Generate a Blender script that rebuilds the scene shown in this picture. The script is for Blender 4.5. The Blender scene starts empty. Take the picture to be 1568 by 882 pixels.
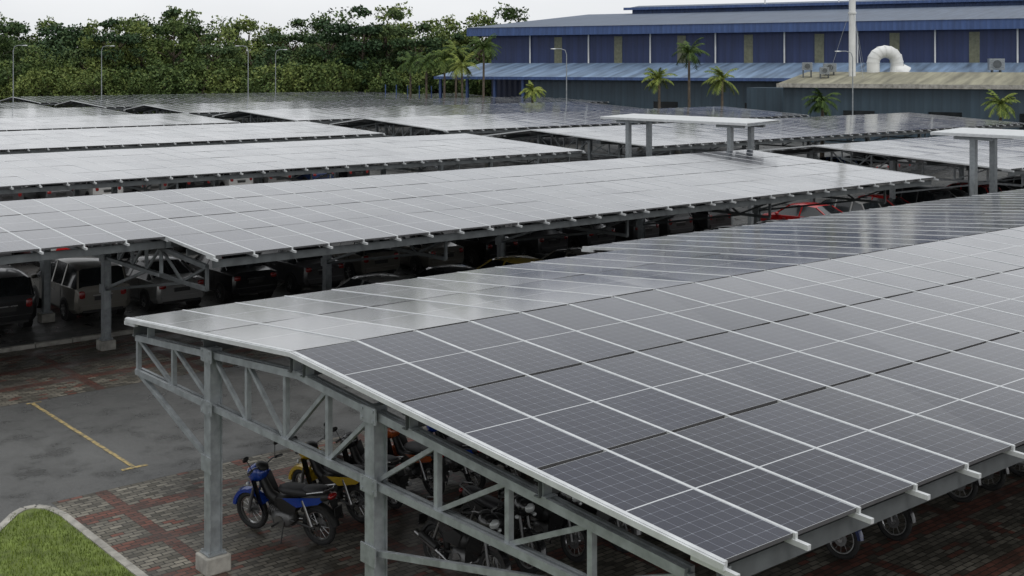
import bpy, math, random
from mathutils import Vector, Matrix, Euler
random.seed(7)
D=bpy.data; C=bpy.context; COL=C.collection
rad=math.radians

# ------------------------------------------------------------------ helpers
class MB:
    def __init__(s): s.v=[];s.f=[];s.m=[];s.uvl=[]
    def add(s,vs,fs,mi=0):
        o=len(s.v); s.v+= [tuple(v) for v in vs]
        for f in fs: s.f.append(tuple(o+i for i in f)); s.m.append(mi)
    def box(s,a,b,mi=0):
        x0,y0,z0=a;x1,y1,z1=b
        s.add([(x0,y0,z0),(x1,y0,z0),(x1,y1,z0),(x0,y1,z0),(x0,y0,z1),(x1,y0,z1),(x1,y1,z1),(x0,y1,z1)],
              [(0,3,2,1),(4,5,6,7),(0,1,5,4),(1,2,6,5),(2,3,7,6),(3,0,4,7)],mi)
    def beam(s,p,q,w,h,mi=0,up=(0,0,1)):
        p=Vector(p);q=Vector(q);d=(q-p).normalized();u=Vector(up)
        if abs(d.dot(u))>.97:u=Vector((1,0,0))
        r=d.cross(u).normalized();u=r.cross(d).normalized()
        vs=[]
        for e in (p,q):
            for a,b in ((-1,-1),(1,-1),(1,1),(-1,1)): vs.append(e+r*(a*w/2)+u*(b*h/2))
        s.add(vs,[(0,1,2,3),(7,6,5,4),(0,4,5,1),(1,5,6,2),(2,6,7,3),(3,7,4,0)],mi)
    def tube(s,pts,rs,n=8,mi=0,cap=True):
        pts=[Vector(p) for p in pts]
        if not hasattr(rs,'__len__'): rs=[rs]*len(pts)
        vs=[];fs=[];prev=None
        for i,p in enumerate(pts):
            d=(pts[min(i+1,len(pts)-1)]-pts[max(i-1,0)]).normalized()
            if prev is None:
                a=Vector((0,0,1)) if abs(d.z)<.9 else Vector((1,0,0))
                r=d.cross(a).normalized()
            else: r=(prev-d*prev.dot(d)).normalized()
            prev=r;u=d.cross(r)
            for k in range(n):
                t=2*math.pi*k/n; vs.append(p+(r*math.cos(t)+u*math.sin(t))*rs[i])
        for i in range(len(pts)-1):
            for k in range(n):
                a=i*n+k;b=i*n+(k+1)%n; fs.append((a,b,b+n,a+n))
        if cap:
            fs.append(tuple(range(n-1,-1,-1))); fs.append(tuple((len(pts)-1)*n+k for k in range(n)))
        s.add(vs,fs,mi)
    def torus(s,c,R,r,N=24,n=8,mi=0,a0=0,a1=2*math.pi,sy=1.0):  # ring in XZ plane
        full=abs(a1-a0-2*math.pi)<1e-4
        M=N if full else N+1
        vs=[];fs=[]
        for i in range(M):
            t=a0+(a1-a0)*i/N
            for k in range(n):
                q=2*math.pi*k/n; rr=R+r*math.cos(q)
                vs.append((c[0]+rr*math.cos(t),c[1]+r*sy*math.sin(q),c[2]+rr*math.sin(t)))
        for i in range(N):
            j=(i+1)%M
            for k in range(n):
                l=(k+1)%n; fs.append((i*n+k,i*n+l,j*n+l,j*n+k))
        s.add(vs,fs,mi)
    def blob(s,c,sz,rot=(0,0,0),mi=0,n=12,m=8,pw=1.0):
        R=Euler(rot).to_matrix();vs=[];fs=[]
        def sg(x): return math.copysign(abs(x)**pw,x)
        for i in range(m+1):
            ph=-math.pi/2+math.pi*i/m
            for k in range(n):
                t=2*math.pi*k/n
                p=Vector((sz[0]*sg(math.cos(ph))*sg(math.cos(t)),sz[1]*sg(math.cos(ph))*sg(math.sin(t)),sz[2]*sg(math.sin(ph))))
                vs.append(R@p+Vector(c))
        for i in range(m):
            for k in range(n):
                a=i*n+k;b=i*n+(k+1)%n;fs.append((a,b,b+n,a+n))
        s.add(vs,fs,mi)
    def mesh(s,name,mats,smooth=False):
        me=D.meshes.new(name);me.from_pydata(s.v,[],s.f)
        for m in mats: me.materials.append(m)
        me.polygons.foreach_set('material_index',s.m)
        if smooth: me.polygons.foreach_set('use_smooth',[True]*len(s.f))
        me.update()
        return me
def obj(name,me,parent=None,loc=(0,0,0),rot=(0,0,0),sc=(1,1,1)):
    o=D.objects.new(name,me);COL.objects.link(o);o.location=loc;o.rotation_euler=rot;o.scale=sc
    if parent:o.parent=parent
    return o
def empty(name,loc=(0,0,0),rot=(0,0,0)):
    return obj(name,None,None,loc,rot)
def bevel(o,w=.01,seg=2):
    m=o.modifiers.new('bev','BEVEL');m.width=w;m.segments=seg;m.limit_method='ANGLE';m.angle_limit=rad(40)
    return o
def autosmooth(me,a=35):
    me.polygons.foreach_set('use_smooth',[True]*len(me.polygons))
    try: me.set_sharp_from_angle(angle=rad(a))
    except Exception: pass
    return me
# site grid: X along the carport rows, Y across them. Below: camera-frame metres (e right, n forward), read off image pixels, to site grid.
def cam_to_site(e,n): return (-8.18+.766*e+.6429*n, -16.90-.6429*e+.766*n)

# ------------------------------------------------------------------ materials
class NT:
    def __init__(s,name):
        s.m=D.materials.new(name);s.m.use_nodes=True;s.t=s.m.node_tree;s.b=s.t.nodes['Principled BSDF'];s.o=s.t.nodes['Material Output']
    def n(s,ty,**k):
        x=s.t.nodes.new(ty)
        for a,b in k.items(): setattr(x,a,b)
        return x
    def l(s,a,b): s.t.links.new(a,b)
    def val(s,sock,v):
        if isinstance(v,bpy.types.NodeSocket): s.l(v,sock)
        else: sock.default_value=v
    def math(s,op,a,b=0.0,c=None,clamp=False):
        x=s.n('ShaderNodeMath',operation=op,use_clamp=clamp);s.val(x.inputs[0],a);s.val(x.inputs[1],b)
        if c is not None:s.val(x.inputs[2],c)
        return x.outputs[0]
    def mix(s,f,a,b,bt='MIX'):
        x=s.n('ShaderNodeMix',data_type='RGBA',blend_type=bt);s.val(x.inputs[0],f)
        for i,q in ((6,a),(7,b)):
            if isinstance(q,bpy.types.NodeSocket): s.l(q,x.inputs[i])
            else: x.inputs[i].default_value=(*q[:3],1)
        return x.outputs[2]
    def noise(s,vec,sc,det=4,rough=.55):
        x=s.n('ShaderNodeTexNoise');x.inputs['Scale'].default_value=sc;x.inputs['Detail'].default_value=det;x.inputs['Roughness'].default_value=rough
        if vec: s.l(vec,x.inputs['Vector'])
        return x.outputs['Fac']
    def ramp(s,f,stops):
        x=s.n('ShaderNodeValToRGB');s.l(f,x.inputs[0]);e=x.color_ramp.elements
        while len(e)<len(stops): e.new(.5)
        for i,(p,c) in enumerate(stops):
            e[i].position=p; c=c if hasattr(c,'__len__') else (c,c,c); e[i].color=(*c[:3],1)
        return x.outputs[0]
    def coord(s,which='Object'): return s.n('ShaderNodeTexCoord').outputs[which]
    def bump(s,h,st=.3,dist=.02):
        x=s.n('ShaderNodeBump');x.inputs['Strength'].default_value=st;x.inputs['Distance'].default_value=dist;s.l(h,x.inputs['Height']);s.l(x.outputs[0],s.b.inputs['Normal'])
def simple(name,col,rough=.5,metal=0.,var=.25,sc=3.,bump=0,coat=0,spec=.5):
    t=NT(name);co=t.coord();n=t.noise(co,sc,3)
    c2=tuple(max(0,x*(1-var)) for x in col);c3=tuple(x*(1+var) for x in col)
    t.l(t.ramp(n,[(.3,c2),(.7,c3)]),t.b.inputs['Base Color'])
    r=t.math('MULTIPLY_ADD',n,.25,rough-.12);t.l(r,t.b.inputs['Roughness'])
    t.b.inputs['Metallic'].default_value=metal;t.b.inputs['Coat Weight'].default_value=coat;t.b.inputs['Specular IOR Level'].default_value=spec
    if bump: t.bump(t.noise(co,sc*8,3),bump,.01)
    return t.m

M_galv=simple('galvanised_steel',(.31,.335,.35),.48,.5,.2,7.)
M_purl=simple('purlin_steel_shaded',(.11,.12,.125),.55,.4,.2,4.)  # galvanised steel darkened: shade under the eaves is put into the colour
M_alu=simple('aluminium_rail',(.60,.62,.63),.40,.25,.10,5.)
M_frame=simple('panel_frame',(.09,.09,.095),.45,.3,.12,5.)
M_conc=simple('concrete',(.32,.31,.28),.85,0,.35,4.,.3)
M_black=simple('black_plastic',(.02,.02,.02),.45,0,.2)
M_rubber=simple('tyre_rubber',(.018,.018,.018),.8,0,.2)
M_chrome=simple('chrome',(.4,.4,.4),.28,1,.05)
M_glass=simple('car_glass',(.012,.015,.017),.14,0,.1,3,0,.5)
M_red=simple('lamp_red',(.25,.01,.01),.25,0,.1,3,0,.8)
M_lamp=simple('lamp_clear',(.5,.52,.52),.15,.2,.05)
M_plate=simple('number_plate',(.03,.03,.03),.5)
M_seat=simple('seat_vinyl',(.02,.02,.022),.55,0,.2)
M_white=simple('white_paint',(.66,.67,.66),.5,0,.12,.8)
M_bark=simple('bark',(.10,.08,.06),.9,0,.4,3,.4)

def panel_mat():
    t=NT('solar_panel_glass');uv=t.n('ShaderNodeUVMap').outputs[0]
    sp=t.n('ShaderNodeSeparateXYZ');t.l(uv,sp.inputs[0])
    U=t.math('FRACT',sp.outputs[0]);V=t.math('FRACT',sp.outputs[1])
    fu=t.math('ABSOLUTE',t.math('SUBTRACT',U,.5));fv=t.math('ABSOLUTE',t.math('SUBTRACT',V,.5))
    frame=t.math('MAXIMUM',t.math('GREATER_THAN',fu,.487),t.math('GREATER_THAN',fv,.4975))
    mid=t.math('LESS_THAN',fv,.0038)
    cu=t.math('ABSOLUTE',t.math('SUBTRACT',t.math('FRACT',t.math('MULTIPLY',t.math('SUBTRACT',U,.02),6/.96)),.5))
    cv=t.math('ABSOLUTE',t.math('SUBTRACT',t.math('FRACT',t.math('MULTIPLY',V,14.)),.5))
    line=t.math('MAXIMUM',t.math('GREATER_THAN',cu,.482),t.math('GREATER_THAN',cv,.484))
    dia=t.math('GREATER_THAN',t.math('ADD',cu,cv),.91)
    line=t.math('MAXIMUM',line,dia)
    bus=t.math('GREATER_THAN',t.math('ABSOLUTE',t.math('SUBTRACT',t.math('FRACT',t.math('MULTIPLY',t.math('SUBTRACT',U,.02),18/.96)),.5)),.47)
    fl=t.n('ShaderNodeVectorMath',operation='FLOOR');t.l(uv,fl.inputs[0])
    wn=t.n('ShaderNodeTexWhiteNoise');t.l(fl.outputs[0],wn.inputs['Vector'])
    r=wn.outputs['Value']
    cell=t.mix(r,(.006,.008,.021),(.012,.015,.033))
    cell=t.mix(t.math('MULTIPLY',bus,.12),cell,(.22,.24,.30))
    c=t.mix(t.math('MULTIPLY',line,.55),cell,(.25,.27,.32))
    white=t.math('MAXIMUM',frame,mid)
    c=t.mix(white,c,(.52,.54,.56))
    co=t.coord()
    n1=t.noise(co,.35,4,.6);n2=t.noise(co,18,2,.6)
    dust=t.math('MULTIPLY',t.ramp(n1,[(.45,0.0),(.75,1.0)]),.02)
    c=t.mix(dust,c,(.35,.36,.36))
    t.l(c,t.b.inputs['Base Color'])
    ro=t.math('MULTIPLY_ADD',t.ramp(n1,[(.35,0.),(.7,1.)]),.11,.09)
    ro=t.math('MULTIPLY_ADD',r,.05,ro)
    ro=t.math('MULTIPLY_ADD',white,.3,ro);t.l(ro,t.b.inputs['Roughness'])
    t.b.inputs['IOR'].default_value=1.48
    # film of rain water on the glass
    t.b.inputs['Coat Weight'].default_value=.75;t.b.inputs['Coat IOR'].default_value=1.34;t.b.inputs['Coat Roughness'].default_value=.10
    t.bump(n2,.05,.004)
    return t.m
M_panel=panel_mat()

def asphalt(name,base,wet=.35):
    t=NT(name);co=t.coord()
    a=t.noise(co,.22,5,.6);b=t.noise(co,45,2,.7);c3=t.noise(co,1.1,5,.62)
    col=t.ramp(a,[(.3,tuple(x*.78 for x in base)),(.52,base),(.72,tuple(x*1.5 for x in base))])
    col=t.mix(t.ramp(b,[(.4,0.),(.75,.45)]),col,tuple(min(1,x*2.2) for x in base))
    col=t.mix(t.ramp(c3,[(.52,0.),(.62,.40)]),col,tuple(x*.55 for x in base))
    t.l(col,t.b.inputs['Base Color'])
    t.l(t.ramp(c3,[(.4,.62),(.62,wet)]),t.b.inputs['Roughness'])
    t.bump(b,.5,.01);return t.m
M_asph=asphalt('asphalt',(.085,.086,.084),.24)
M_ground=asphalt('ground_soil',(.06,.065,.045),.8)

def pavers():
    t=NT('block_paving');co=t.coord()
    br=t.n('ShaderNodeTexBrick');t.l(co,br.inputs['Vector']);br.inputs['Scale'].default_value=1.
    br.inputs['Brick Width'].default_value=.22;br.inputs['Row Height'].default_value=.11;br.inputs['Mortar Size'].default_value=.010
    br.inputs['Color1'].default_value=(0,0,0,1);br.inputs['Color2'].default_value=(1,1,1,1);br.inputs['Mortar'].default_value=(.5,.5,.5,1);br.inputs['Bias'].default_value=0
    sp=t.n('ShaderNodeSeparateXYZ');t.l(co,sp.inputs[0])
    band=t.math('LESS_THAN',t.math('FRACT',t.math('MULTIPLY',sp.outputs[1],1/1.54)),.215)
    band2=t.math('LESS_THAN',t.math('FRACT',t.math('MULTIPLY',sp.outputs[0],1/2.64)),.09)
    big=t.noise(co,.45,2)
    red=t.math('MULTIPLY',t.math('MAXIMUM',band,band2),t.ramp(big,[(.3,.55),(.55,1.)]))
    pick=t.math('ADD',t.math('MULTIPLY',red,.55),t.math('MULTIPLY',br.outputs['Color'],.5))
    redm=t.math('GREATER_THAN',pick,.47)
    gray=t.mix(br.outputs['Color'],(.075,.068,.053),(.27,.25,.205))
    rd=t.mix(br.outputs['Color'],(.09,.036,.026),(.19,.074,.052))
    col=t.mix(redm,gray,rd)
    dirt=t.noise(co,.9,6,.65)
    col=t.mix(t.ramp(dirt,[(.42,0.),(.66,.7)]),col,(.040,.036,.030))
    col=t.mix(br.outputs['Fac'],col,(.028,.027,.022))
    t.l(col,t.b.inputs['Base Color']);t.l(t.ramp(dirt,[(.4,.7),(.65,.28)]),t.b.inputs['Roughness'])
    t.bump(t.math('SUBTRACT',1.,br.outputs['Fac']),.5,.01);return t.m
M_pave=pavers()

def worn(name,col):
    t=NT(name);co=t.coord();n=t.noise(co,9,5,.7)
    t.l(t.mix(t.ramp(n,[(.42,0.),(.58,.85)]),col,(.10,.10,.09)),t.b.inputs['Base Color']);t.b.inputs['Roughness'].default_value=.7;return t.m
M_yellow=worn('yellow_road_paint',(.44,.33,.13))

def leafmat(name,dark,mid,lite,nsc=.35):
    t=NT(name);g=t.n('ShaderNodeNewGeometry');co=t.coord()
    ri=g.outputs['Random Per Island'];n=t.noise(co,nsc,2)
    oi=t.n('ShaderNodeObjectInfo').outputs['Random']
    f=t.math('ADD',t.math('ADD',t.math('MULTIPLY',ri,.4),t.math('MULTIPLY',n,.6)),t.math('MULTIPLY_ADD',oi,.5,-.25))
    col=t.ramp(f,[(.2,dark),(.5,mid),(.85,lite)])
    t.l(col,t.b.inputs['Base Color']);t.b.inputs['Roughness'].default_value=.65;t.b.inputs['Specular IOR Level'].default_value=.2
    return t.m
M_leaf=leafmat('foliage',(.040,.070,.022),(.090,.135,.040),(.19,.23,.065))
M_leaf2=leafmat('foliage_dark',(.022,.048,.022),(.046,.085,.036),(.10,.14,.05))
M_palm=leafmat('palm_leaf',(.03,.06,.015),(.09,.14,.03),(.24,.27,.06))
M_grassb=leafmat('grass_blades',(.09,.13,.025),(.18,.24,.045),(.32,.36,.09),2.)
M_grass=simple('grass_soil',(.12,.16,.035),.9,0,.4,5.,.4)

def corrug(name,col,axis=0,sc=3.,rough=.5,st=.5,var=.2):
    t=NT(name);co=t.coord();sp=t.n('ShaderNodeSeparateXYZ');t.l(co,sp.inputs[0])
    w=t.math('SINE',t.math('MULTIPLY',sp.outputs[axis],sc*2*math.pi))
    mp=t.n('ShaderNodeMapping');t.l(co,mp.inputs[0]);mp.inputs['Scale'].default_value=(1.2,.12,.08)
    n2=t.noise(mp.outputs[0],1.,4)
    c=t.ramp(n2,[(.3,tuple(x*(1-var) for x in col)),(.7,tuple(x*(1+var) for x in col))])
    c=t.mix(t.math('MULTIPLY',t.math('GREATER_THAN',w,.8),.25),c,tuple(x*.5 for x in col))
    t.l(c,t.b.inputs['Base Color']);t.b.inputs['Roughness'].default_value=rough
    t.bump(w,st,.05);return t.m
M_navy=corrug('navy_cladding',(.020,.034,.098),0,1.2)
M_fascia=corrug('blue_fascia',(.045,.085,.21),0,1.5)
M_roofb=corrug('blue_roof_sheet',(.080,.11,.165),0,1.0,.5)
M_leanr=corrug('pale_roof_sheet',(.13,.19,.28),0,.35,.55,.3,.55)
M_teal=corrug('teal_cladding',(.036,.062,.085),0,1.2)
M_annexr=corrug('weathered_roof_sheet',(.22,.21,.15),0,.6,.7,.4,.45)
M_olive=simple('translucent_sheet',(.14,.145,.095),.5)

# ------------------------------------------------------------------ camera, world, sun
cd=D.cameras.new('camera');cam=obj('camera',cd,None,(-8.18,-16.90,7.6),(rad(90),0,rad(-40.0)))
cd.lens=1860/1568*36;cd.sensor_width=36;cd.shift_y=-341/1568;cd.clip_end=3000
C.scene.camera=cam
w=D.worlds.new('World');C.scene.world=w;w.use_nodes=True;nt=w.node_tree
bg=nt.nodes['Background'];bg.inputs[1].default_value=.1
sky=nt.nodes.new('ShaderNodeTexSky');sky.sky_type='NISHITA';sky.sun_disc=False;sky.sun_elevation=rad(55);sky.sun_rotation=rad(200);sky.dust_density=4
hs=nt.nodes.new('ShaderNodeHueSaturation');hs.inputs['Saturation'].default_value=.15;nt.links.new(sky.outputs[0],hs.inputs['Color'])
tc=nt.nodes.new('ShaderNodeTexCoord');sp=nt.nodes.new('ShaderNodeSeparateXYZ');nt.links.new(tc.outputs['Generated'],sp.inputs[0])
rp=nt.nodes.new('ShaderNodeValToRGB');nt.links.new(sp.outputs[2],rp.inputs[0])
e=rp.color_ramp.elements
for q in range(4): e.new(.5)
for i,(p,v) in enumerate(((0,.63),(.07,.68),(.20,.68),(.40,.27),(.66,.66),(1,.88))): e[i].position=p;e[i].color=(v*.985,v,v*1.02,1)
mp=nt.nodes.new('ShaderNodeMapping');mp.inputs['Scale'].default_value=(1,1,3.5);nt.links.new(tc.outputs['Generated'],mp.inputs[0])
ns=nt.nodes.new('ShaderNodeTexNoise');ns.inputs['Scale'].default_value=2.2;ns.inputs['Detail'].default_value=5;nt.links.new(mp.outputs[0],ns.inputs['Vector'])
r2=nt.nodes.new('ShaderNodeValToRGB');nt.links.new(ns.outputs['Fac'],r2.inputs[0]);r2.color_ramp.elements[0].position=.3;r2.color_ramp.elements[0].color=(.80,.81,.82,1);r2.color_ramp.elements[1].position=.7;r2.color_ramp.elements[1].color=(1,1,1,1)
mu=nt.nodes.new('ShaderNodeMix');mu.data_type='RGBA';mu.blend_type='MULTIPLY';mu.inputs[0].default_value=1;nt.links.new(r2.outputs[0],mu.inputs[6]);nt.links.new(rp.outputs[0],mu.inputs[7])
vm=nt.nodes.new('ShaderNodeVectorMath');vm.operation='SCALE';vm.inputs['Scale'].default_value=15.5;nt.links.new(mu.outputs[2],vm.inputs[0])
m2=nt.nodes.new('ShaderNodeMix');m2.data_type='RGBA';m2.inputs[0].default_value=.9;nt.links.new(hs.outputs[0],m2.inputs[6]);nt.links.new(vm.outputs[0],m2.inputs[7]);nt.links.new(m2.outputs[2],bg.inputs[0])
sl=D.lights.new('sun','SUN');sl.energy=1.15;sl.angle=rad(25);sl.color=(1,.97,.93);so=obj('sun',sl,None,(0,0,60),(rad(35),0,rad(-20)))
C.scene.view_settings.view_transform='Standard';C.scene.view_settings.look='None';C.scene.view_settings.exposure=0

# ------------------------------------------------------------------ ground
def sheet(name,poly,z,mat):
    me=D.meshes.new(name);me.from_pydata([(x,y,z) for x,y in poly],[],[tuple(range(len(poly)))]);me.materials.append(mat);return obj(name,me)
sheet('ground',[(-900,-900),(1200,-900),(1200,1200),(-900,1200)],0,M_ground)
sheet('asphalt_road',[(-60,-60),(120,-60),(120,190),(-60,190)],.004,M_asph)
sheet('block_paving',[(-.75,-14),(60,-14),(60,4.4),(-.75,4.4)],.008,M_pave)
sheet('block_paving',[(-14,11.1),(36,11.1),(36,16.3),(-14,16.3)],.008,M_pave)
mb=MB()
for s in (1.1,-6.5):
    mb.box((s-.04,5.3,.009),(s+.04,10.9,.013));mb.box((s-.25,5.2,.009),(s+.25,5.29,.013));mb.box((s-.12,10.91,.009),(s+.2,10.98,.013))
obj('parking_bay_marking',mb.mesh('bay',[M_yellow]))
mb=MB()
for i in range(60): mb.box((-20+i,16.32,0),(-20+i+.985,16.47,.12))
bevel(obj('kerb',mb.mesh('kerb',[M_conc])),.015)
sheet('grass_verge',[(-20,16.48),(2.0,16.48),(2.0,17.1),(-20,17.1)],.06,M_grass)
outline=[(-.85,-22),(-.90,3.4),(-.98,3.85),(-1.12,4.08),(-1.32,4.10),(-1.52,3.95),(-13,-10.6),(-20,-22)]
g=empty('grass_island')
me=D.meshes.new('turf');me.from_pydata([(x,y,.11) for x,y in outline],[],[tuple(range(len(outline)-1,-1,-1))]);me.materials.append(M_grass);obj('turf',me,g)
mb=MB()
for a,b in zip(outline[:-1],outline[1:]):
    L=math.dist(a,b);n=max(1,int(L/.9))
    for i in range(n):
        p=[a[k]+(b[k]-a[k])*i/n for k in (0,1)];q=[a[k]+(b[k]-a[k])*((i+1)/n-.012/L) for k in (0,1)]
        mb.beam((p[0],p[1],.065),(q[0],q[1],.065),.13,.13)
obj('island_kerb',mb.mesh('island_kerb',[M_conc]),g)
mb=MB();cnt=0
while cnt<26000:
    x=random.uniform(-7,-.95);y=random.uniform(-5,4.1)
    if x>-.98: continue
    if y>4.0+ (x+1.45)*1.265: continue
    if x>-1.5 and y>3.8: continue
    a=random.uniform(0,6.28);h=random.uniform(.03,.08);l=random.uniform(-.03,.03)
    dx,dy=math.cos(a)*.007,math.sin(a)*.007
    mb.add([(x-dx,y-dy,.11),(x+dx,y+dy,.11),(x+l,y+l*random.uniform(-1,1),.11+h)],[(0,1,2)]);cnt+=1
obj('grass_blades',mb.mesh('blades',[M_grassb]),g)

# ------------------------------------------------------------------ solar carports
def slope(pm,rm,s0,s1,ua,za,ub,zb,np_,over=0.0,hi=True,colw=1.0):
    n=int(round((s1-s0)/colw));L=ub-ua
    def z(u): return za+(zb-za)*(u-ua)/L
    for i in range(n):
        a=s0+i*colw+.012;b=s0+(i+1)*colw-.012
        for j in range(np_):
            u0=ua+L*j/np_;u1=ua+L*(j+1)/np_
            g=(.034 if hi else .02)*(1 if u1>u0 else -1)
            if j>0: u0+=g
            u1-=g if j<np_-1 else g*.3
            t=[random.uniform(-.005,.005) for _ in range(4)]
            vs=[(a,u0,z(u0)+t[0]),(b,u0,z(u0)+t[1]),(b,u1,z(u1)+t[2]),(a,u1,z(u1)+t[3])]
            o=len(pm.v);pm.v+=vs+[(x,y,q-.04) for x,y,q in vs]
            fl=[(0,1,2,3),(4,7,6,5),(0,4,5,1),(1,5,6,2),(2,6,7,3),(3,7,4,0)]
            if u1<u0: fl=[tuple(reversed(f)) for f in fl]
            for k,f in enumerate(fl): pm.f.append(tuple(o+q for q in f));pm.m.append(0 if k==0 else 1)
            ku=random.randint(0,60);kv=random.randint(0,60)
            uvs=[(ku+.001,kv+.001),(ku+.999,kv+.001),(ku+.999,kv+.999),(ku+.001,kv+.999)]
            if u1<u0: uvs=uvs[::-1]
            pm.uvl+=uvs+[(0,0)]*20
    for i in range(n+1):
        s=s0+i*colw
        sgn=-1 if L>0 else 1
        ue=ua+sgn*.03;w=.034 if 0<i<n else .05
        ze=z(ue)
        rm.beam((s,ue,ze-.028),(s,ub,zb-.028),w,.066)
        q=.05 if hi else .06
        if over: rm.beam((s,ua-sgn*.35,z(ua-sgn*.35)-.092),(s,ua+sgn*over,z(ua)-.092),q,q)
def finish_panels(pm,parent):
    me=pm.mesh('panels',[M_panel,M_frame]);ul=me.uv_layers.new(name='UVMap')
    ul.data.foreach_set('uv',[c for uv in pm.uvl for c in uv])
    obj('solar_panels',me,parent)
def frame(fm,s,e_u,e_z,r_u,r_z,b_u,b_z,p1,p2,low=2.45,detail=True):
    off=.33
    def top(u):
        if u<r_u: return e_z+(r_z-e_z)*(u-e_u)/(r_u-e_u)-off
        return r_z+(b_z-r_z)*(u-r_u)/(b_u-r_u)-off
    ea=e_u+.5;ba=b_u-.15
    for o in (-.045,.045) if detail else (0,):
        w=.05 if detail else .12
        fm.beam((s+o,ea,top(ea)),(s+o,r_u,top(r_u)),w,.10);fm.beam((s+o,r_u,top(r_u)),(s+o,ba,top(ba)),w,.10)
        fm.beam((s+o,ea,low),(s+o,ba,low),w,.09)
    for p in (p1,p2):
        if detail:
            fm.box((s-.10,p-.10,.2),(s-.085,p+.10,top(p)+.10));fm.box((s+.085,p-.10,.2),(s+.10,p+.10,top(p)+.10));fm.box((s-.084,p-.06,.2),(s+.084,p+.06,top(p)+.10))
            fm.box((s-.15,p-.15,.265),(s+.15,p+.15,.285))
            for a in (-.12,.12):
                for b in (-.12,.12): fm.box((s+a-.015,p+b-.015,.285),(s+a+.015,p+b+.015,.32))
            for z in (low,top(p)):
                fm.box((s-.125,p-.17,z-.10),(s-.103,p+.17,z+.10))
                for b in (-.12,.12):
                    for dz in (-.06,.06): fm.box((s-.14,p+b-.015,z+dz-.015),(s-.126,p+b+.015,z+dz+.015))
        else: fm.beam((s,p,.2),(s,p,top(p)+.10),.20,.20)
    us=[ea]
    def fill(a,b,n):
        for i in range(1,n+1): us.append(a+(b-a)*i/n)
    q1,q2=sorted((p1,p2))
    fill(ea,q1,4 if q1-ea>3.2 else 3);fill(q1,q2,4);fill(q2,ba,2 if ba-q2<3.2 else 4)
    for i,u in enumerate(us):
        if min(abs(u-p1),abs(u-p2))>.1: fm.beam((s,u,low),(s,u,top(u)),.07,.07)
        if i+1<len(us):
            v=us[i+1];mid=(q1+q2)/2
            if (u+v)/2<mid: fm.beam((s,u+.04,top(u)-.04),(s,v-.04,low+.04),.055,.055)
            else: fm.beam((s,u+.04,low+.04),(s,v-.04,top(v)-.04),.055,.055)
    for pp,end in ((q1,ea+ (q1-ea)*.25),(q2,ba-.1)):
        fm.beam((s-.02,pp,1.62),(s-.02,end,low-.02),.07,.07)
        if detail: fm.box((s-.125,pp-.16,1.5),(s-.105,pp+.16,1.74))
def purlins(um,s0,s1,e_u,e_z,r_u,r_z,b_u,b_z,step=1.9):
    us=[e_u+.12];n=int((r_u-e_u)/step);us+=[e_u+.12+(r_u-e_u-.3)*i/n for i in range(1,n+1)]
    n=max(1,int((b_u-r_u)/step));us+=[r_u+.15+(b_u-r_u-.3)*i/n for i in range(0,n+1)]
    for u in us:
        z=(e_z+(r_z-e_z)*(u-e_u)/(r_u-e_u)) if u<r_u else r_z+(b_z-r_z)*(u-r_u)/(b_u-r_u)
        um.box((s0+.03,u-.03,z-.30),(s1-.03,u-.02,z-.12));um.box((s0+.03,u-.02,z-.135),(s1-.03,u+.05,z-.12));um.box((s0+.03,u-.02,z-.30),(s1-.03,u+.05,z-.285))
def carport(s0,s1,e_u,r_u,b_u,e_z,r_z,b_z,nf,nb,posts,frames,hi=True,low=2.45,extra=None):
    root=empty('solar_carport')
    pm=MB();rm=MB();fm=MB();um=MB();cm=MB()
    slope(pm,rm,s0,s1,e_u,e_z,r_u-.02,r_z,nf,.17,hi)
    slope(pm,rm,s0,s1,b_u,b_z,r_u+.02,r_z,nb,.08,False)
    if extra: extra(pm,rm,um)
    for s in (s0-.04,s1+.04):
        rm.beam((s,e_u-.05,e_z-.035),(s,r_u,r_z-.035),.025,.06);rm.beam((s,r_u,r_z-.035),(s,b_u,b_z-.035),.025,.06)
    finish_panels(pm,root)
    obj('rails',rm.mesh('rails',[M_alu]),root)
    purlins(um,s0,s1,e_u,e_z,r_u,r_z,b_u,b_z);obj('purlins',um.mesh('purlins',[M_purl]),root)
    for s in frames:
        frame(fm,s,e_u,e_z,r_u,r_z,b_u,b_z,*posts,low=low,detail=hi)
        for p in posts: cm.box((s-.20,p-.20,0),(s+.20,p+.20,.26))
        if hi:
            us=[e_u+.12+(r_u-e_u-.3)*i/3 for i in range(4)]+[r_u+.15,b_u-.6]
            for u in us:
                z=(e_z+(r_z-e_z)*(u-e_u)/(r_u-e_u)) if u<r_u else r_z+(b_z-r_z)*(u-r_u)/(b_u-r_u)
                fm.box((s-.06,u-.055,z-.3),(s+.06,u-.035,z-.12));fm.box((s-.08,u-.12,z-.29),(s+.08,u-.056,z-.275))
    obj('steel_frame',fm.mesh('steel',[M_galv]),root)
    bevel(obj('concrete_plinths',cm.mesh('plinths',[M_conc]),root),.02)
    return root
def ex1(pm,rm,um): slope(pm,rm,12,62,4.45,3.22,2.93,3.35,1,.06,False)
carport(0,62,-10.0,-2.6,2.9,3.3,3.78,3.355,3,2,(0,-4.4),[0.13+7*k for k in range(9)],True,2.47,ex1)
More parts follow.
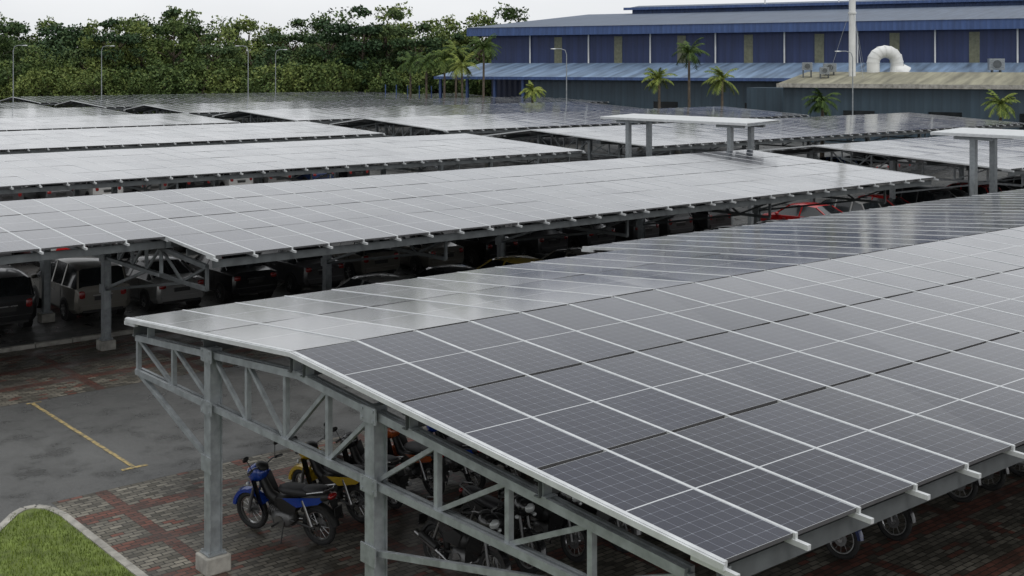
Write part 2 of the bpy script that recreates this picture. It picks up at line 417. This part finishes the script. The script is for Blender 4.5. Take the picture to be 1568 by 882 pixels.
def ex2(pm,rm,um):
    slope(pm,rm,4.3,34.3,8.45,3.3,10.97,3.46,1,.17,True)
    um.box((4.33,8.55,3.0),(34.27,8.60,3.18));um.box((4.33,9.9,3.12),(34.27,9.95,3.27))
    for s in [4.4+6.85*k for k in range(5)]:
        um.beam((s,9.0,2.96),(s,11.6,3.12),.1,.1);um.beam((s,9.0,2.45),(s,11.6,2.45),.1,.09)
        um.beam((s,9.0,2.45),(s,9.0,2.96),.07,.07);um.beam((s,9.0,2.96),(s,10.3,2.45),.055,.055);um.beam((s,10.3,2.45),(s,11.5,3.1),.055,.055)
        um.beam((s,15,1.6),(s,10.3,2.42),.07,.07)
carport(-11.7,34.3,11.0,17.5,22.7,3.46,3.88,3.30,3,2,(15,19.6),[4.4-6.85]+[4.4+6.85*k for k in range(5)],True,2.45,ex2)
for k in range(0,7):
    e=27.8+19.4*k;r=e+9.7;b=e+14.6
    s0=-9+(6*k)
    carport(s0,35-(0 if k else 1),e,r,b,3.3,3.74-.02*min(k,3),3.2,4,2,(e+6.8,e+11.3),[35-1.5-7*j for j in range(6) if 35-1.5-7*j>s0],False)
for k in range(-1,6):
    e=27.8+19.4*k;r=e+9.7;b=e+14.6
    s0=40 if k!=0 else 39
    carport(s0,79+ (0 if k<3 else 14),e,r,b,3.3,3.8,3.2,4,2,(e+6.8,e+11.3),[s0+2+7*j for j in range(6)],False)

def link(u0,u1,s=36.6):
    root=empty('walkway_canopy');mb=MB()
    a,b=s-1.15,s+1.25
    mb.add([(a,u0,4.97),(b,u0,5.06),(b,u1,5.06),(a,u1,4.97),(a,u0,4.94),(b,u0,5.03),(b,u1,5.03),(a,u1,4.94)],[(0,1,2,3),(7,6,5,4),(0,4,5,1),(1,5,6,2),(2,6,7,3),(3,7,4,0)],1)
    mb.beam((a,u0,4.90),(a,u1,4.90),.06,.10,1);mb.beam((b,u0,4.98),(b,u1,4.98),.06,.10,1)
    n=int((u1-u0)/1.2)
    for i in range(n+1):
        u=u0+.05+(u1-u0-.1)*i/n;mb.beam((a,u,4.86),(b,u,4.95),.06,.10,0)
    for u in (u0+1.3,u1-1.6):
        for ds in (-.75,.75):
            mb.beam((s+ds,u,0),(s+ds,u,4.75),.22,.22,0)
            mb.beam((s+ds,u-.8,4.76),(s+ds,u+.8,4.76),.15,.12,0)
        mb.beam((s-.6,u,4.75),(s+.6,u,4.79),.15,.12,0)
    obj('frame_and_roof',mb.mesh('link',[M_galv,M_alu]),root)
link(18.5,28.0);link(-2.5,9.3)

# ------------------------------------------------------------------ cars
def car_mesh(kind,paint):
    mb=MB()
    if kind=='sedan':
        S=[(-2.20,.42,.70,.80,.60,.83),(-2.13,.30,.80,.90,.68,.98),(-1.62,.25,.85,.93,.70,1.05),(-.98,.22,.86,.94,.57,1.40),(-.1,.22,.86,.92,.59,1.46),(.42,.22,.86,.91,.57,1.41),(1.12,.22,.86,.89,.70,.99),(1.90,.25,.82,.78,.64,.84),(2.18,.35,.66,.60,.52,.64)];cab=(2,6)
    elif kind=='hatch':
        S=[(-1.80,.42,.70,.80,.62,.86),(-1.76,.30,.80,.92,.70,1.0),(-1.52,.25,.82,.95,.62,1.40),(-1.1,.22,.83,.95,.58,1.50),(-.1,.22,.83,.93,.59,1.53),(.45,.22,.83,.92,.57,1.47),(1.15,.22,.83,.90,.70,1.02),(1.62,.25,.80,.80,.64,.88),(1.85,.35,.66,.60,.52,.66)];cab=(1,6)
    else:
        S=[(-2.08,.42,.74,.80,.66,.88),(-2.04,.30,.84,.98,.74,1.05),(-1.88,.25,.86,1.0,.68,1.55),(-1.4,.22,.87,1.0,.66,1.66),(-.1,.22,.87,.98,.66,1.68),(.75,.22,.87,.96,.64,1.58),(1.50,.22,.87,.95,.74,1.08),(1.95,.25,.82,.82,.66,.92),(2.12,.35,.68,.62,.54,.70)];cab=(1,6)
    ring=[]
    for x,zb,w,zt,rw,zr in S:
        half=[(w*.88,zb),(w,zb+.12),(w*1.005,(zb+zt)/2),(w*.98,zt),(w*.965,zt+.015),(rw,zr-.05),(rw*.80,zr),(0,zr+.01)]
        full=half+[(-y,z) for y,z in reversed(half[:-1])]
        ring.append([(x,y,z) for y,z in full])
    n=len(ring[0]);o=len(mb.v)
    for r in ring: mb.v+=r
    for i in range(len(ring)-1):
        for k in range(n):
            l=(k+1)%n;mi=0
            side=k in (4,9);top=k in (5,6,7,8)
            inc=cab[0]<=i<cab[1]
            if inc and side: mi=1
            if top and (i==cab[0] or i==cab[1]-1): mi=1
            mb.f.append((o+i*n+k,o+i*n+l,o+(i+1)*n+l,o+(i+1)*n+k));mb.m.append(mi)
    mb.f.append(tuple(o+k for k in range(n)));mb.m.append(0)
    mb.f.append(tuple(o+(len(ring)-1)*n+k for k in range(n-1,-1,-1)));mb.m.append(0)
    x0=S[0][0];x1=S[-1][0];W=S[4][2];zt=S[4][3];rw=S[4][4];zr=S[4][5]
    for x in ((-.25,) if kind=='sedan' else (-1.0,-.15)):
        for sg in (-1,1): mb.beam((x,sg*W*.972,zt),(x-.03,sg*(rw+.005),zr-.05),.07,.02,0,up=(0,1,0))
    for i in (cab[0],cab[1]-1):
        A=S[i];Bq=S[i+1]
        for sg in (-1,1):
            a=(A[0],sg*A[4],A[5]-.045);b=(Bq[0],sg*Bq[4],Bq[5]-.045)
            mb.beam(a,b,.06,.05,0)
    for sg in (-1,1):
        for x in (-.95,-.1,.85): mb.box((x-.006,sg*(W+.003)-.004,.34),(x+.006,sg*(W+.003)+.004,zt-.02),2)
    for wx in (x0+.80,x1-.82):
        for sg in (-1,1):
            R=.30
            mb.tube([(wx,sg*(W-.25),R+.01),(wx,sg*(W+.012),R+.01)],.365,20,2)
            mb.tube([(wx,sg*(W-.2),R),(wx,sg*(W+.02),R)],[R,R],20,3)
            mb.tube([(wx,sg*(W+.0),R),(wx,sg*(W+.026),R)],[.20,.18],14,2)
            for q in range(7):
                a=q*2*math.pi/7
                mb.beam((wx,sg*(W+.03),R),(wx+.18*math.cos(a),sg*(W+.03),R+.18*math.sin(a)),.045,.012,4,up=(0,1,0))
    for sg in (-1,1):
        mb.blob((x0+.08,sg*.62,.80),(.09,.13,.09 if kind=='sedan' else .15),(0,0,0),5,pw=.6)
        mb.blob((x1-.16,sg*.55,.68),(.16,.16,.07),(0,0,0),6,pw=.6)
        mb.blob((S[5][0]+.45,sg*(W+.07),.98),(.06,.10,.07),(0,0,0),0,pw=.7)
        for hx in (-.4,.45): mb.box((hx,sg*(W+.012)-.008,.78),(hx+.16,sg*(W+.012)+.008,.81),4)
    mb.box((x0-.02,-.26,.62),(x0+.05,.26,.74),7);mb.box((x0-.015,-.3,.76),(x0+.05,.3,.785),4)
    mb.box((x0-.035,-.68,.36),(x0+.1,.68,.50),0);mb.box((x0-.03,-.6,.28),(x0+.1,.6,.35),2)
    mb.box((x1-.08,-.5,.30),(x1+.02,.5,.48),2)
    return autosmooth(mb.mesh('car_'+kind,[paint,M_glass,M_black,M_rubber,M_chrome,M_red,M_lamp,M_plate]),32)
def paint(n,c,m=.3): return simple('car_paint_'+n,c,.30,m,.06,1.,0,.6)
P={'silver':paint('silver',(.27,.27,.265),.45),'black':paint('black',(.010,.010,.012),.1),'grey':paint('grey',(.10,.10,.105),.4),'champ':paint('champagne',(.20,.19,.165),.45),'white':paint('white',(.55,.55,.54),0),'red':paint('red',(.38,.012,.012),.0),'gold':paint('gold',(.45,.32,.05),.2),'blue':paint('blue',(.02,.04,.12),.3)}
CM={}
def car(kind,col,s,u,rot=90):
    k=(kind,col)
    if k not in CM: CM[k]=car_mesh(kind,P[col])
    return obj({'sedan':'parked_car','hatch':'parked_hatchback','van':'parked_minivan'}[kind],CM[k],None,(s,u,.012),(0,0,rad(rot+random.uniform(-1.5,1.5))))
car('van','black',2.95,20.6);car('van','champ',5.75,20.7);car('sedan','silver',8.1,20.6);car('sedan','black',10.6,20.4);car('sedan','grey',13.1,20.4)
cols=['silver','black','white','grey','champ','silver','red','black','blue','grey','silver'];kinds=['sedan','hatch','sedan','van','sedan','hatch']
for i in range(8): car(random.choice(kinds),random.choice(['black','grey','grey','silver','champ']),15.8+2.6*i,20.6)
car('sedan','silver',11.6,12.9,90);car('sedan','black',14.2,12.8);car('sedan','gold',16.9,12.9);car('sedan','champ',19.6,12.9)
for i in range(5): car(random.choice(kinds),random.choice(['silver','grey','silver']),22.3+2.65*i,12.9)
for i in range(12): car(random.choice(kinds),random.choice(cols+['white']),3+2.7*i,31.0+random.uniform(-.2,.2),random.choice((90,-90)))
for i in range(11): car(random.choice(kinds),random.choice(cols+['white']),7+2.7*i,50.6,random.choice((90,-90)))
for i,cc in enumerate(['red','silver','red','black','silver','red','grey','white','black']): car(kinds[i%6],cc,36.7+2.7*i,16.2,90)
for i in range(9): car(random.choice(kinds),random.choice(cols),43+2.8*i,31.3,90)

# ------------------------------------------------------------------ motorcycles
M_eng=simple('engine_metal',(.18,.18,.18),.45,.7,.2)
def moto_mesh(paint):
    mb=MB()
    for wx in (.62,-.62):
        mb.torus((wx,0,.29),.245,.045,26,8,2);mb.torus((wx,0,.29),.20,.014,26,6,3,sy=1.6)
        mb.tube([(wx,-.06,.29),(wx,.06,.29)],.045,10,3)
        mb.tube([(wx,-.035,.29),(wx,-.045,.29)],.10,14,7)
        for q in range(12):
            a=q*math.pi/6;mb.tube([(wx,.02*(-1)**q,.29),(wx+.2*math.cos(a),0,.29+.2*math.sin(a))],.0035,4,3,False)
    for y in (-.075,.075):
        mb.tube([(.62,y,.29),(.56,y,.48),(.44,y,.80)],[.026,.026,.02],8,7)
        mb.tube([(-.62,y*1.4,.29),(.0,y*1.0,.33)],.02,6,1);mb.tube([(-.58,y*1.6,.32),(-.45,y*1.6,.68)],[.028,.022],8,3)
    mb.torus((.62,0,.29),.305,.05,12,6,0,rad(10),rad(150),sy=1.3)
    mb.torus((-.62,0,.29),.315,.045,12,6,1,rad(35),rad(170),sy=1.3)
    mb.blob((.44,0,.90),(.15,.15,.13),(0,rad(25),0),0,pw=.8);mb.blob((.55,0,.90),(.07,.10,.07),(0,0,0),6)
    mb.blob((.36,0,1.0),(.10,.10,.05),(0,rad(-20),0),1)
    mb.tube([(.28,.36,1.03),(.34,.2,1.04),(.36,0,.98),(.34,-.2,1.04),(.28,-.36,1.03)],.013,8,3)
    for y in (-1,1):
        mb.tube([(.29,y*.36,1.03),(.33,y*.24,1.035)],.020,8,1)
        mb.tube([(.33,y*.25,1.04),(.36,y*.30,1.20)],.006,6,1);mb.blob((.35,y*.33,1.23),(.015,.065,.04),(0,0,0),1)
        mb.tube([(.34,y*.34,1.03),(.38,y*.2,1.02)],.005,5,3)
        mb.add([(.47,y*.06,.80),(.40,y*.21,.86),(.28,y*.23,.55),(.22,y*.17,.30),(.36,y*.08,.36),(.44,y*.05,.60)],[(0,1,2,5),(5,2,3,4)],0)
        mb.add([(.45,y*.06,.80),(.38,y*.20,.85),(.26,y*.22,.55),(.20,y*.16,.30),(.34,y*.07,.36),(.42,y*.04,.60)],[(5,2,1,0),(4,3,2,5)],1)
        mb.blob((.50,y*.17,.78),(.03,.035,.03),(0,0,0),6)
        mb.tube([(.02,y*.12,.27),(.02,y*.27,.27)],.015,6,1)
        mb.tube([(-.28,y*.1,.33),(-.30,y*.24,.33)],.012,6,3)
        mb.add([(-.10,y*.15,.66),(-.70,y*.12,.76),(-.88,y*.06,.79),(-.72,y*.11,.66),(-.34,y*.14,.56)],[(0,1,4),(1,2,3),(1,3,4)],0)
        mb.add([(.05,y*.13,.62),(-.10,y*.15,.66),(-.34,y*.14,.56),(-.30,y*.14,.46),(-.02,y*.12,.44)],[(0,1,2,3,4)],1)
    mb.tube([(.40,0,.85),(.25,0,.60),(.0,0,.50),(-.2,0,.55)],[.06,.075,.09,.08],8,1)
    mb.blob((-.08,0,.53),(.22,.12,.12),(0,0,0),1,pw=.7)
    mb.blob((.0,0,.30),(.20,.13,.12),(0,0,0),7,pw=.6);mb.tube([(.08,0,.34),(.26,0,.38)],.075,10,7)
    for q in range(5): mb.tube([(.11+q*.03,0,.345+q*.007),(.12+q*.03,0,.347+q*.007)],.092,10,7)
    mb.tube([(.0,-.14,.28),(.0,.14,.28)],.09,12,3)
    mb.tube([(.24,-.05,.32),(.2,-.12,.20),(-.2,-.15,.22),(-.42,-.16,.30),(-.90,-.17,.42)],[.018,.02,.02,.045,.04],10,3)
    mb.tube([(-.40,-.165,.335),(-.78,-.172,.425)],.052,10,1)
    mb.blob((-.28,0,.76),(.34,.14,.065),(0,rad(3),0),4,pw=.75);mb.blob((-.62,0,.82),(.22,.12,.055),(0,rad(5),0),4,pw=.75)
    mb.blob((-.62,0,.72),(.28,.11,.07),(0,rad(12),0),1,pw=.7)
    mb.blob((-.90,0,.78),(.05,.09,.045),(0,0,0),5);mb.tube([(-.55,.13,.80),(-.85,.13,.88),(-.92,0,.89),(-.85,-.13,.88),(-.55,-.13,.80)],.011,6,3)
    mb.add([(-.88,-.07,.74),(-.88,.07,.74),(-1.0,.06,.48),(-1.0,-.06,.48)],[(0,1,2,3)],1)
    mb.box((-.99,-.08,.52),(-.975,.08,.64),1)
    mb.tube([(-.05,.10,.25),(-.10,.26,.0)],.010,6,1)
    return autosmooth(mb.mesh('motorcycle',[paint,M_black,M_rubber,M_chrome,M_seat,M_red,M_lamp,M_eng]),50)
MP=[simple('moto_'+n,c,.25,.1,.05,2,0,.8) for n,c in (('blue',(.01,.05,.30)),('yellow',(.50,.33,.02)),('orange',(.35,.08,.02)),('black',(.012,.012,.013)),('grey',(.10,.10,.10)),('red',(.25,.01,.012)),('navy',(.008,.02,.09)))]
MM=[moto_mesh(p) for p in MP]
def moto(i,s,u,rot=90,sc=1.05): obj('parked_motorcycle',MM[i],None,(s,u,.01),(rad(-7),0,rad(rot+random.uniform(-5,5))),(sc,sc,sc))
moto(0,1.62,.42,112,1.12);moto(1,2.75,.85,104,1.1);moto(3,3.6,1.0,95);moto(2,4.5,1.0);moto(0,5.3,.8)
for i in range(20): moto(random.choice((3,3,3,6,2,5,4)),6.1+.85*i,.6+random.uniform(-.2,.2))
for i in range(24): moto(random.choice((3,3,3,3,3,5,4)),2.8+.82*i,-2.7+random.uniform(-.2,.2),-90)
for i,(s,u,c_) in enumerate([(7.6,-5.2,6),(8.9,-5.3,3),(11.2,-5.1,3),(12.2,-5.1,3),(13.3,-5.1,3)]): moto(c_,s,u,-80)

# ------------------------------------------------------------------ warehouse
loc=cam_to_site(-5.9,165);B=empty('blue_warehouse',(loc[0],loc[1],0),(0,0,rad(-69.2)))
def part(name,mb,mats): return obj(name,mb.mesh(name,mats),B)
mb=MB();mb.box((3,1,0),(140,70,12.0));part('upper_wall',mb,[M_navy])
mb=MB();mb.box((0,-.2,11.55),(142,.1,12.65));mb.box((-.2,-.2,11.55),(0,72,12.65));part('fascia',mb,[M_fascia])
mb=MB();mb.add([(-.3,-.3,12.66),(142,-.3,12.66),(142,38,15.9),(-.3,38,15.9),(142,76,12.66),(-.3,76,12.66)],[(0,1,2,3),(3,2,4,5),(0,3,5)]);part('main_roof',mb,[M_roofb])
mb=MB();mb.box((8,37,15.4),(142,37.4,16.6),0);mb.add([(7,36,16.6),(142,36,16.6),(142,42,17.3),(7,42,17.3),(142,48,16.6),(7,48,16.6)],[(0,1,2,3),(3,2,4,5)],1);mb.box((7,35.8,16.35),(142,36,16.75),0);part('roof_monitor',mb,[M_fascia,M_roofb])
mb=MB()
for i in range(16): mb.tube([(9+8.6*i,.85,7.4),(9+8.6*i,.85,11.6)],.10,6)
for i in range(10): mb.tube([(30+11*i,36,16.5),(30+11*i,36,19)],.1,6)
part('downpipes',mb,[M_white])
mb=MB()
for i in range(15): mb.box((12.6+8.6*i,.93,7.6),(13.7+8.6*i,.99,11.3))
part('translucent_strips',mb,[M_olive])
mb=MB();mb.add([(1.4,1,7.9),(142,1,7.9),(142,-10.7,6.15),(1.4,-10.7,6.15),(1.4,1,7.75),(142,1,7.75),(142,-10.7,6.0),(1.4,-10.7,6.0)],[(3,2,1,0),(4,5,6,7),(3,7,6,2),(0,4,7,3)]);part('lean_to_roof',mb,[M_leanr])
mb=MB();mb.box((14,-9.6,0),(142,-9.3,5.9));part('lean_to_wall',mb,[M_teal])
mb=MB()
for i in range(4): mb.box((1.8+4*i,-10.3,0),(2.1+4*i,-10.0,6.0))
mb.box((1.4,-10.9,5.85),(142,-10.7,6.2));part('lean_to_columns',mb,[M_fascia])
mb=MB();mb.box((50,-21.8,0),(142,-10.9,5.6),0);mb.add([(49.5,-22.3,5.75),(142,-22.3,5.75),(142,-10.9,6.9),(49.5,-10.9,6.9)],[(0,1,2,3)],1);mb.box((49.5,-22.4,5.4),(142,-22.3,5.8),2)
mb.box((44,-15,0),(50,-10.9,5.2),0);part('annex',mb,[M_teal,M_annexr,M_conc])
mb=MB()
for x in (20,31,42): mb.box((x,-9.64,0.2),(x+3,-9.6,3.4))
for x in (56,64,72,80,90): mb.box((x,-21.86,1.8),(x+3,-21.8,3.2))
part('doors_and_windows',mb,[M_glass])
p=cam_to_site(35,125)
mb=MB();mb.tube([(0,0,5),(0,0,13),(0,0,22)],[.36,.34,.34],14,0);mb.tube([(0,0,12.9),(0,0,13.1)],.42,14,0)
for a in (0,2.1,4.2): mb.tube([(0,0,14),(2.5*math.cos(a),2.5*math.sin(a),6)],.02,5,1)
obj('exhaust_stack',autosmooth(mb.mesh('stack',[M_white,M_galv])),None,(p[0],p[1],0))
p=cam_to_site(39.3,128);mb=MB();pts=[(-1.25,0,5.8),(-1.25,0,7.7)]
for i in range(0,9):
    a=math.pi-math.pi*i/8;pts.append((1.25*math.cos(a),0,7.9+1.15*math.sin(a)))
pts+=[(1.25,0,7.4)]
mb.tube(pts,.66,18,0)
for i in range(2,11):
    q=Vector(pts[i]);q2=Vector(pts[i-1]);d=(q-q2).normalized()*.035;mb.tube([q-d,q+d],.69,18,0)
mb.tube([(1.25,0,7.5),(1.25,0,7.2),(1.9,0,6.6)],[.67,.9,1.1],16,0);mb.box((.3,-.9,5.9),(2.9,.9,6.9),0)
obj('ventilation_duct',autosmooth(mb.mesh('duct',[M_white,M_galv])),None,(p[0],p[1],0),(0,0,rad(-40)))
def acunit(e,n,z,wd=1.5,h=1.2):
    p=cam_to_site(e,n);mb=MB();mb.box((-wd/2,-.5,z),(wd/2,.5,z+h),0);mb.tube([(0,-.5,z+h/2),(0,-.54,z+h/2)],h*.37,16,1);mb.torus((0,-.55,z+h/2),h*.38,.02,16,5,0)
    for q in range(6): mb.box((-wd/2+.05,-.515,z+.1+q*.17*h/1.2),(wd/2-.05,-.505,z+.12+q*.17*h/1.2),1)
    for a in (-.4,.4): mb.box((a-.05,-.4,z-1.0),(a+.05,.4,z),1)
    obj('air_conditioner',mb.mesh('ac',[M_galv,M_purl]),None,(p[0],p[1],0),(0,0,rad(-50)))
acunit(50.2,126,7.1);acunit(30.6,126,7.1,1.0,.8);acunit(33.2,127,6.9,1.3,.9);acunit(32.0,124.5,6.7,.9,.7)

# ------------------------------------------------------------------ trees
def leafquad(mb,c,sz,mi=1):
    n=Vector((random.gauss(0,1),random.gauss(0,1),random.gauss(.5,1))).normalized()
    a=n.orthogonal().normalized();b=n.cross(a);t=random.uniform(0,6.28);a,b=a*math.cos(t)+b*math.sin(t),b*math.cos(t)-a*math.sin(t)
    a*=sz;b*=sz*random.uniform(.5,.9)
    mb.add([c-a,c-b*.8,c+a,c+b],[(0,1,2,3)],mi)
def tree_mesh(H,R,mat,nl=2600,layered=False,base=.12):
    mb=MB();tr=[(0,0,0),(random.uniform(-.4,.4),random.uniform(-.4,.4),H*.35),(random.uniform(-.8,.8),random.uniform(-.8,.8),H*.8)]
    mb.tube(tr,[.3,.22,.06],7,0)
    cl=[];n=36
    for i in range(n):
        h=random.uniform(base,1.0)
        if layered: h=round(h*6)/6+random.uniform(-.02,.02)
        rr=R*math.sin(math.pi*min(1,max(.12,(1.02-h)*.85+.1)))**.7*random.uniform(.35,1.05)
        a=random.uniform(0,6.28)
        c=Vector((rr*math.cos(a),rr*math.sin(a),h*H*.93))
        r=random.uniform(.7,1.6)*R/4.5
        cl.append((c,r))
        if i%2==0:
            st=Vector(tr[1]).lerp(Vector(tr[2]),max(0,h-.35)*1.2) if h>.35 else Vector(tr[1])*max(.3,h)
            mb.tube([st,(st+c)/2+Vector((0,0,.3)),c],[.10,.07,.03],5,0)
    for i in range(nl):
        c,r=random.choice(cl)
        d=Vector((random.gauss(0,1),random.gauss(0,1),random.gauss(0,1))).normalized()*r*random.uniform(.5,1.25)
        d.z*=.45 if layered else .8
        leafquad(mb,c+d,random.uniform(.13,.31))
    return mb.mesh('tree',[M_bark,mat])
TV=[tree_mesh(13,5.0,M_leaf,5000),tree_mesh(14,4.2,M_leaf,4600),tree_mesh(11,5.2,M_leaf,5000),tree_mesh(15,5.0,M_leaf2,5000,True),tree_mesh(12,4.5,M_leaf2,4600),tree_mesh(9,4.5,M_leaf,4400,False,.05)]
TL=empty('tree_line')
def tree(i,e,n,sc=1,zs=None):
    p=cam_to_site(e,n);obj('tree',TV[i],TL,(p[0],p[1],0),(0,0,random.uniform(0,6.28)),(sc,sc,(zs or sc)))
e=-115.
while e<2:
    n=190+random.uniform(-5,5)
    tree(random.choice((0,1,2,4)),e,n,random.uniform(.9,1.1));tree(random.choice((0,1,2,3,4)),e+1.5,n+9,random.uniform(.98,1.2))
    tree(random.choice((0,2,1)),e+2,n+17,random.uniform(1.08,1.32))
    tree(5,e+1,n-8,random.uniform(.8,1.05));tree(5,e+3.,n-7,random.uniform(.8,1.0))
    e+=random.uniform(4.2,6.2)
for ee,nn,sc in ((-23,183,1.12),(-28,186,1.0),(-19,186,1.1),(-14,184,.95),(-45,184,.85),(-60,184,1.0),(-9,186,.85)): tree(3,ee,nn,sc)
e=-10
while e<140: tree(random.choice((0,1,2)),e,262+random.uniform(-6,6),random.uniform(.8,1.1));e+=8

def palm(e,n,H,fr=2.2,kind=0):
    mb=MB();b=random.uniform(-.3,.3);tp=Vector((b,b*.5,H-fr*.35))
    mb.tube([(0,0,0),(b*.3,0,H*.4),tp],[.20,.14,.11],8,0)
    for i in range(26):
        a=random.uniform(0,6.28);el=random.uniform(-.35,1.25);L=fr*random.uniform(.8,1.1)
        pts=[];d=Vector((math.cos(a)*math.cos(el),math.sin(a)*math.cos(el),math.sin(el)));p=tp.copy()
        for k in range(10):
            pts.append(p.copy());p=p+d*(L/9);d=(d+Vector((0,0,-.17))).normalized()
        mb.tube(pts,[.03]*9+[.01],4,1,False)
        for k in range(1,10):
            q=pts[k];dd=(pts[k]-pts[k-1]).normalized();sd=dd.cross(Vector((0,0,1))).normalized();ll=.5*fr/2.2*math.sin(math.pi*(k+1.5)/12)
            for sg in (-1,1):
                for off in (0,.5):
                    q0=q-dd*(L/9)*off
                    mb.add([q0-dd*.05,q0+dd*.05,q0+sd*sg*ll+dd*ll*.5+Vector((0,0,-ll*random.uniform(.3,.9)))],[(0,1,2)],1)
    p=cam_to_site(e,n);obj('palm_tree',mb.mesh('palm',[M_bark,M_palm]),None,(p[0],p[1],0))
for e_,n,H,fr in ((17.8,122,9.6,2.3),(14.3,118,6.9,1.9),(20.0,116,6.9,2.0),(-3.5,146,10.5,2.3),(-5.8,142,8.3,2.2),(-8.4,150,9.2,2.4),(-10.6,150,8.8,2.2),(25.0,98,5.3,1.6),(2.2,130,5.4,1.5),(40.2,100,5.0,1.6),(-7.0,150,9.9,2.2),(-13.0,155,8.8,2.3)):
    palm(e_,n,H,fr)

def lamp(e_,n,H,side=1):
    p=cam_to_site(e_,n);mb=MB()
    mb.tube([(0,0,0),(0,0,H*.5),(0,0,H-.6),(side*.15,0,H-.15),(side*.6,0,H),(side*1.1,0,H)],[.07,.06,.045,.04,.035,.03],8,0)
    mb.blob((side*1.35,0,H-.02),(.32,.12,.07),(0,0,0),1);mb.box((-.2,-.2,0),(.2,.2,.15),0)
    obj('street_lamp',autosmooth(mb.mesh('lamp',[M_galv,M_lamp])),None,(p[0],p[1],0),(0,0,rad(-40)))
for e_,n,H,sd in ((-57.5,140,9.9,1),(-50.7,150,10,1),(-32.6,150,10,-1),(-33.1,170,9.8,1),(5.6,125,9.3,-1),(31.4,112,8.9,-1)): lamp(e_,n,H,sd)
mb=MB()
p0=cam_to_site(-17.2,165);p1=cam_to_site(-8.4,150)
N=40
for i in range(N+1):
    x=p0[0]+(p1[0]-p0[0])*i/N;y=p0[1]+(p1[1]-p0[1])*i/N
    mb.tube([(x,y,0),(x,y,5.0 if i%8==0 else 3.2)],.07,5,0)
for z in (.4,1.8,3.1): mb.tube([(p0[0],p0[1],z),(p1[0],p1[1],z)],.05,5,0)
obj('steel_fence',mb.mesh('fence',[M_fascia]))
